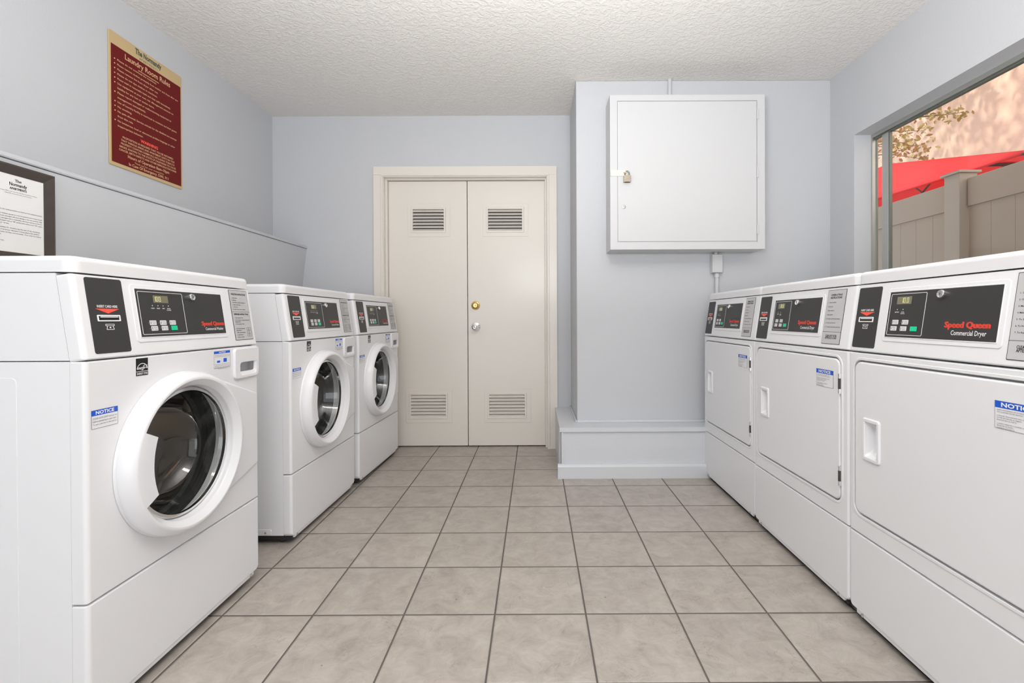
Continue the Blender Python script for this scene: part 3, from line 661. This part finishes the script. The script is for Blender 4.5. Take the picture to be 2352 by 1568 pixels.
rules = [('*', 'Please do not overload the machines.', .235), ('*', 'Please remove clothes promptly from washer and dryer after use.', .385), ('*', 'Please remove lint from dryer after use.', .245), ('*', 'Please do not dye clothes in machines.', .240),
         ('*', 'Please wash in reasonable loads and clean spills immediately.', .330), ('*', 'Use equipment at your own risk. Management assumes no', .350), ('', 'liability for any lost or stolen items.', .220), ('*', 'Please report damaged or malfunctioning equipment to', .335), ('', 'management immediately.', .165),
         ('*', 'Use of Laundry Facility is restricted to residents and their guests.', .375), ('*', 'No smoking.', .080), ('*', 'No pets allowed. Service animals for the disabled are exempt', .372), ('', 'from this rule.', .088), ('*', 'No boisterous, loud or obnoxious profane language or other', .360), ('', 'inappropriate behavior.', .148)]
for bul, s, wd in rules:
    if bul: t.lathe([(.0032, .0068), (.0032, .0074)], XS @ Matrix.Translation((-.200, y+.004, 0)), 10, cap1=True)
    t.text(s, -.186, y, .0088, .0074, 0, XS, width=wd, bold=.01); y -= .0222 if not bul or True else 0
y -= .006; yw = y; y -= .0185
for s, wd in (('PROPOSITION 65 REQUIRES THAT YOU BE INFORMED', .320), ('THAT VARIOUS AREAS AND APARTMENT UNITS ON THIS', .338), ('PROPERTY CONTAIN CHEMICALS, INCLUDING TOBACCO', .338), ('SMOKE, KNOWN TO THE STATE OF CALIFORNIA TO CAUSE', .356), ('CANCER, BIRTH DEFECTS AND OTHER REPRODUCTIVE HARM', .362)):
    t.text(s, 0, y, .0095, .0074, 0, XS, width=wd, align='c', bold=.01); y -= .0160
y -= .006
t.text('Hours of Operation 8am-10pm', 0, y, .0150, .0074, 0, XS, width=.262, align='c', bold=.01); y -= .0160
t.text('Thank you for your cooperation', 0, y, .0085, .0074, 0, XS, width=.185, align='c'); y -= .0185
t.text('In Case Of Emergency, DIAL 911', 0, y, .0140, .0074, 0, XS, width=.250, align='c', bold=.01)
t.build('lettering', 'signtext', sg, False)
MB().text('WARNING', 0, yw, .0145, .0074, 0, XS, width=.110, align='c', bold=.03).build('lettering', 'print_red', sg, False)

# ------------------------------------------------------------------ framed letter hanging in front of the sloping panel
sl_ = (1.915-1.7365)/1.522
fx = lambda z: -1.915+sl_*z
la = 0.0
zb = 1.186
fr = thing('framed_letter', 'dark wooden frame with a white printed letter, hanging above the nearest washer', 'picture frame', (-1.7345, 1.604, zb))
XF = F((0, 0, 0), (0, 1, 0), (sin(la), 0, cos(la)), (cos(la), 0, -sin(la)))
fw, fh, bw = .115, .322, .033
mb = MB(); o_ = [(-fw, 0), (fw, 0), (fw, fh), (-fw, fh)]; i_ = [(-fw+bw, bw), (fw-bw, bw), (fw-bw, fh-bw), (-fw+bw, fh-bw)]; r_ = [(-fw+.006, .006), (fw-.006, .006), (fw-.006, fh-.006), (-fw+.006, fh-.006)]
mb.loops([[(*p, 0) for p in o_], [(*p, .011) for p in o_], [(*p, .013) for p in r_], [(*p, .004) for p in i_], [(*p, 0) for p in i_]], X=XF, cap0=False, cap1=False)
mb.build('frame_moulding', 'frame', fr, ang=10)
lp = MB().box(-fw+bw-.004, fw-bw+.004, bw-.004, fh-bw+.004, .0005, .003, X=XF)
pp = lp.build('paper', 'paper', fr, False)
t = MB(); yy = fh-bw-.022
for s, h, wd, dy in (('The', .0100, .020, .0135), ('Normandy', .0115, .054, .0125), ('APARTMENTS', .0075, .052, .0085)):
    t.text(s, 0, yy, h, .0034, 0, XF, width=wd, align='c', fat=.00035); yy -= dy
t.build('letterhead', 'print_dark', pp, False); t = MB()
for wd in (.120, .084):
    t.text('Leasing Office and Laundry Facility Residents Notice', 0, yy, .0026, .0034, 0, XF, width=wd, align='c'); yy -= .0066
yy -= .016; t.text('Residents,', -.074, yy, .004, .0034, 0, XF, width=.018); yy -= .034
para = (('report. The new washing machines and dryers are now equipped properly', 1), '', ('rules. The machines operate on a card so please be sure to have enough', 1), ('regular laundry detergent will cause damage to the new machines. High', 1), ('efficiency detergent that is compatible with these washers carries the', 1), ('label of detergent with an "HE" symbol and is sold at most "HE" outlets', 1), ('in your area.', .3), '', ('responsibility for monitoring the use of the machines', .95), ('and use of the proper detergent is being asked of all residents', .93), ('and guests of this community. You may be billed', .97), ('for it.', .15), '', '', ('Sincerely,', .2))
for q in para:
    if q == '': yy -= .0060; continue
    t.text(q[0], -.074, yy, .0038, .0034, 0, XF, width=.150*q[1]); yy -= .0078
t.build('lettering', 'print_dark', pp, False)

# ------------------------------------------------------------------ metal wall cabinet, hasp, padlock, conduits
cb = thing('wall_cabinet', 'pale grey square metal cabinet padlocked shut on the end wall', 'cabinet', (.937, YC, 1.410))
XC = F((0, 0, 0), (1, 0, 0), (0, 0, 1), (0, -1, 0))
cw, chh, dep = .476, .948, .170
MB().panel(-cw, cw, 0, chh, .002, 0, dep, .003, 2, X=XC).build('cabinet_body', 'cab', cb)
bd = cb.children[0]
cut(bd, MB().panel(-cw+.0435, cw-.0485, .0435, chh-.0375, .001, dep-.008, dep+.02, X=XC))
dd = MB().panel(-cw+.0475, cw-.0525, .0505, chh-.0415, .002, dep-.008, dep-.001, .002, 2, X=XC).build('cabinet_door', 'cab', cb)
MB().lathe([(.0115, dep-.002), (.0115, dep+.002), (.009, dep+.0035), (.006, dep+.0035)], XC @ Matrix.Translation((.545-.937, .262, 0)), 24, cap1=True).box(-.0045, .0045, -.001, .001, dep+.0033, dep+.0040, m=1, X=XC @ Matrix.Translation((.545-.937, .262, 0))).build('cam_lock', ['alu', 'slot'], dd)
for zc in (.826, .468, .121):
    MB().box(.424, .438, zc-.027, zc+.027, dep-.004, dep+.003, .001, X=XC).tube([(.4285, zc-.03, dep+.003), (.4285, zc+.03, dep+.003)], .0045, 10, X=XC).build('hinge', 'cab', cb)
hs = MB().panel(-cw+.003, -cw+.0125, .448, .488, .001, dep-.001, dep+.006, .001, 1, X=XC).panel(-cw+.013, -cw+.102, .449, .487, .003, dep, dep+.0035, .001, 1, X=XC)
hs.tube([(-cw+.084, .470, dep+.002), (-cw+.084, .470, dep+.016), (-cw+.096, .470, dep+.016), (-cw+.096, .470, dep+.002)], .003, 8, X=XC)
hsp = hs.build('hasp', 'door', cb); hsp['label'] = 'cream painted hasp'
pl = thing('padlock', 'small brass and steel padlock hanging from the hasp of the grey cabinet', 'padlock', (.5635, YC-dep-.012, 1.820))
bdy = MB()
for i in range(5): bdy.panel(-.0225, .0225, .008*i, .008*i+.0075, .003, -.010, .010, .002, 2, X=FRONT)
bdy.panel(-.018, .018, 0, .041, .002, -.0085, .0085, X=FRONT).build('lock_body', 'lock', pl)
MB().tube([(-.013, 0, .036)]+[(-.013, 0, .052)]+[(.013*cos(a), 0, .052+.015*sin(a)) for a in [pi-pi*i/12 for i in range(1, 12)]]+[(.013, 0, .052), (.013, 0, .036)], .0037, 10).build('shackle', 'aludark', pl)

jb = thing('conduit_box', 'small pale electrical box with a pipe below the grey metal cabinet', 'electrical box', (1.166, YC, 1.278))
MB().panel(-.033, .033, 0, .118, .003, 0, .045, .004, 2, X=XC).build('box_body', 'cab', jb)
MB().panel(-.0325, .0325, .002, .116, .003, .0445, .048, .001, 1, X=XC).build('box_cover', 'cab', jb)
MB().tube([(.007, -.016, -.94), (.007, -.016, .003)], .0125, 16).tube([(.007, -.016, -.028), (.007, -.016, -.001)], .0165, 16).build('conduit_pipe', 'cab', jb)
MB().tube([(.0, -.018, .115), (.0, -.018, .133)], .0125, 16).build('connector', 'cab', jb)
tag(MB().tube([(.873, YC-.0125, 2.356), (.873, YC-.0125, ZC)], .0125, 16).build('conduit_pipe', 'wall'), 'short painted conduit from the ceiling to the top of the metal cabinet', 'pipe')

# ------------------------------------------------------------------ ceiling lamp of the room (overhead, behind the picture)
lt = thing('ceiling_lamp', 'long fluorescent ceiling fixture overhead', 'lamp', (-.1, .35, ZC))
MB().box(-.64, .64, -.14, .14, -.03, 0, .004).build('lamp_housing', 'white', lt)
MB().box(-.62, .62, -.12, .12, -.055, -.028, .01).build('diffuser', 'diff', lt)

# ------------------------------------------------------------------ courtyard seen through the window
struct(MB().box(WO, 12, -6, 14, -.15, -.02).build('ground', 'concrete', smooth=False), 'concrete courtyard ground outside the window', 'ground')
struct(MB().box(7.0, 7.3, -4, 14, -.1, 7.5).build('wall_courtyard', 'stucco', smooth=False), 'sunlit pinkish stucco wall beyond the red umbrella', 'wall')
fe = thing('vinyl_fence', 'taupe vinyl privacy fence outside the window', 'fence', (3.10, 3.5, -.02))
for y0, y1 in ((-2.05, -.075), (.075, 2.05), (2.20, 4.2), (-4.2, -2.20)):
    p = MB(); n = int(round((y1-y0)/.17)); 
    for i in range(n):
        a = y0+(y1-y0)*i/n; p.box(.016, .034, a+.0006, a+(y1-y0)/n-.0006, .1, 1.88, .0012)
    p.box(.020, .030, y0, y1, .1, 1.9)
    p.build('fence_panel', 'vinyl', fe)
    MB().box(.002, .050, y0, y1, 1.800, 2.002, .006).build('top_rail', 'vinyl', fe)
    MB().box(.0, .050, y0, y1, .05, .18, .006).build('bottom_rail', 'vinyl', fe)
for y in (-2.125, 0, 2.125, 4.27):
    ps = MB().box(-.045, .085, y-.065, y+.065, 0, 2.045, .004).build('post', 'vinyl2', fe)
    MB().box(-.062, .102, y-.082, y+.082, 2.045, 2.062, .003).loops([[(-.062, y-.082, 2.062), (.102, y-.082, 2.062), (.102, y+.082, 2.062), (-.062, y+.082, 2.062)], [(.010, y-.01, 2.085), (.030, y-.01, 2.085), (.030, y+.01, 2.085), (.010, y+.01, 2.085)]]).build('post_cap', 'vinyl2', ps, ang=10)

# big square red umbrella, leaning a little
K, Lc, AP = Vector((3.884, 3.790, 2.307)), Vector((2.231, 6.526, 2.013)), Vector((4.439, 6.000, 2.910))
hub = Vector((AP.x, AP.y, 2.41))
K2, L2 = 2*hub-K, 2*hub-Lc
um = thing('patio_umbrella', 'large red patio umbrella rising behind the fence', 'umbrella', (AP.x, AP.y, -.02))
off = Vector(um.location); cor = [K, Lc, K2, L2]
cn = MB(); n = 10
for i in range(4):
    a, b2 = cor[i], cor[(i+1) % 4]; mid = (a+b2)/2; tot = []
    rows_ = []
    for r in range(n+1):
        f = r/n; rows_.append([AP.lerp(a.lerp(b2, j/n), f)-Vector((0, 0, .05*sin(pi*j/n)*f*(1 if True else 0)))-off for j in range(n+1)])
    vs = [p for r in rows_ for p in r]; fs = []
    for r in range(n):
        for j in range(n): fs.append((r*(n+1)+j, r*(n+1)+j+1, (r+1)*(n+1)+j+1, (r+1)*(n+1)+j))
    cn.add(vs, fs)
    ed = rows_[-1]; cn.add([p for p in ed]+[p-Vector((0, 0, .035)) for p in ed], [(j, j+1, n+2+j, n+1+j) for j in range(n)])
o = cn.build('canopy', 'red', um); sm = o.modifiers.new('thick', 'SOLIDIFY'); sm.thickness = .003
for a in cor:
    MB().tube([AP-off-Vector((0, 0, .05)), a-off-Vector((0, 0, .03))], .012, 8).build('rib', 'rib', um)
for a in cor:
    q = AP.lerp(a, .55)-off-Vector((0, 0, .05)); MB().tube([Vector((0, 0, 2.05)), q], .010, 8).build('strut', 'rib', um)
for i in range(4):
    m_ = (cor[i]+cor[(i+1) % 4])/2
    MB().tube([AP-off-Vector((0, 0, .06)), m_-off-Vector((0, 0, .085))], .010, 8).build('rib', 'rib', um)
MB().tube([(0, 0, .05), (0, 0, 2.95)], .024, 14).lathe([(.045, 2.0), (.045, 2.10)], ID, 16, cap0=True, cap1=True).build('pole', 'alu', um)
MB().lathe([(.30, 0), (.30, .05), (.06, .09), (.04, .30)], ID, 28, cap0=True, cap1=True).build('umbrella_base', 'rib', um)
MB().lathe([(.03, 2.92), (.045, 2.95), (.03, 2.99), (.005, 3.02)], ID, 16, cap0=True, cap1=True).build('finial', 'rib', um)

# ornamental tree: trunk hidden by the window jamb, twigs hang into the window
tx, ty = 3.70, 8.5
tree = thing('courtyard_tree', 'leafy tree whose yellow green twigs hang in front of the stucco wall', 'tree', (tx, ty, -.02))
def lf(mb, p, s, rng):
    d = Vector((rng.uniform(-1, 1), rng.uniform(-1, 1), rng.uniform(-1, .4))).normalized(); q = d.orthogonal().normalized(); q.rotate(Matrix.Rotation(rng.uniform(0, 6.28), 3, d)); w = d.cross(q)
    p = Vector(p)
    mb.add([p, p+d*s*.35+q*s*.26+w*s*.05, p+d*s*.75+q*s*.20+w*s*.03, p+d*s, p+d*s*.75-q*s*.20+w*s*.03, p+d*s*.35-q*s*.26+w*s*.05], [(0, 1, 2, 3), (0, 3, 4, 5)])
rng = random.Random(3)
tr_ = MB().tube([(0, 0, 0), (.03, -.02, 1.2), (-.02, .05, 2.4), (.1, -.05, 3.6), (.2, -.1, 4.8)], .10, 12, r1=.03)
top = Vector((.05, 0, 3.2))
lm = MB()
twigs = [((4.412, 6, 3.325), .13, 26), ((4.549, 6, 3.106), .10, 22), ((4.713, 6, 3.324), .08, 12), ((4.823, 6, 3.132), .11, 22), ((4.877, 6, 2.968), .07, 10), ((4.905, 6, 3.323), .06, 6), ((4.959, 6, 3.50), .05, 6), ((5.26, 6, 3.529), .07, 10), ((5.37, 6, 3.55), .05, 6), ((4.30, 6, 3.20), .16, 26), ((4.68, 6, 3.17), .09, 14), ((5.08, 6, 3.52), .05, 7)]
base = Vector((tx, ty, -.02))
for (px, py, pz), sp, n in twigs:
    c = Vector((px*1.18, py*1.18, CAMH+(pz-CAMH)*1.18))-base; sp *= 1.18
    mid = top.lerp(c, .6)+Vector((0, 0, .28))
    tr_.tube([top+Vector((0, 0, .3)), mid, mid.lerp(c, .6)+Vector((0, 0, .06)), c], .014, 6, r1=.003)
    for k in range(int(n*2.2)): lf(lm, c+Vector([rng.gauss(0, sp*.75) for _ in range(3)]), rng.uniform(.055, .095), rng)
# crown above the window's view: it throws the dappled shade on the stucco
for k in range(95):
    c = Vector((rng.uniform(.3, 2.6), rng.uniform(-2.6, 2.2), rng.uniform(4.7, 8.0)))
    tr_.tube([Vector((.18, -.08, 4.2)), Vector((.15, -.05, 4.6)).lerp(c, .5)+Vector((0, 0, .2)), c], .012, 5, r1=.003)
    for j in range(40): lf(lm, c+Vector([rng.gauss(0, .26) for _ in range(3)]), rng.uniform(.11, .19), rng)
tr_.build('trunk', 'bark', tree); lm.build('foliage', 'leaf', tree, False)
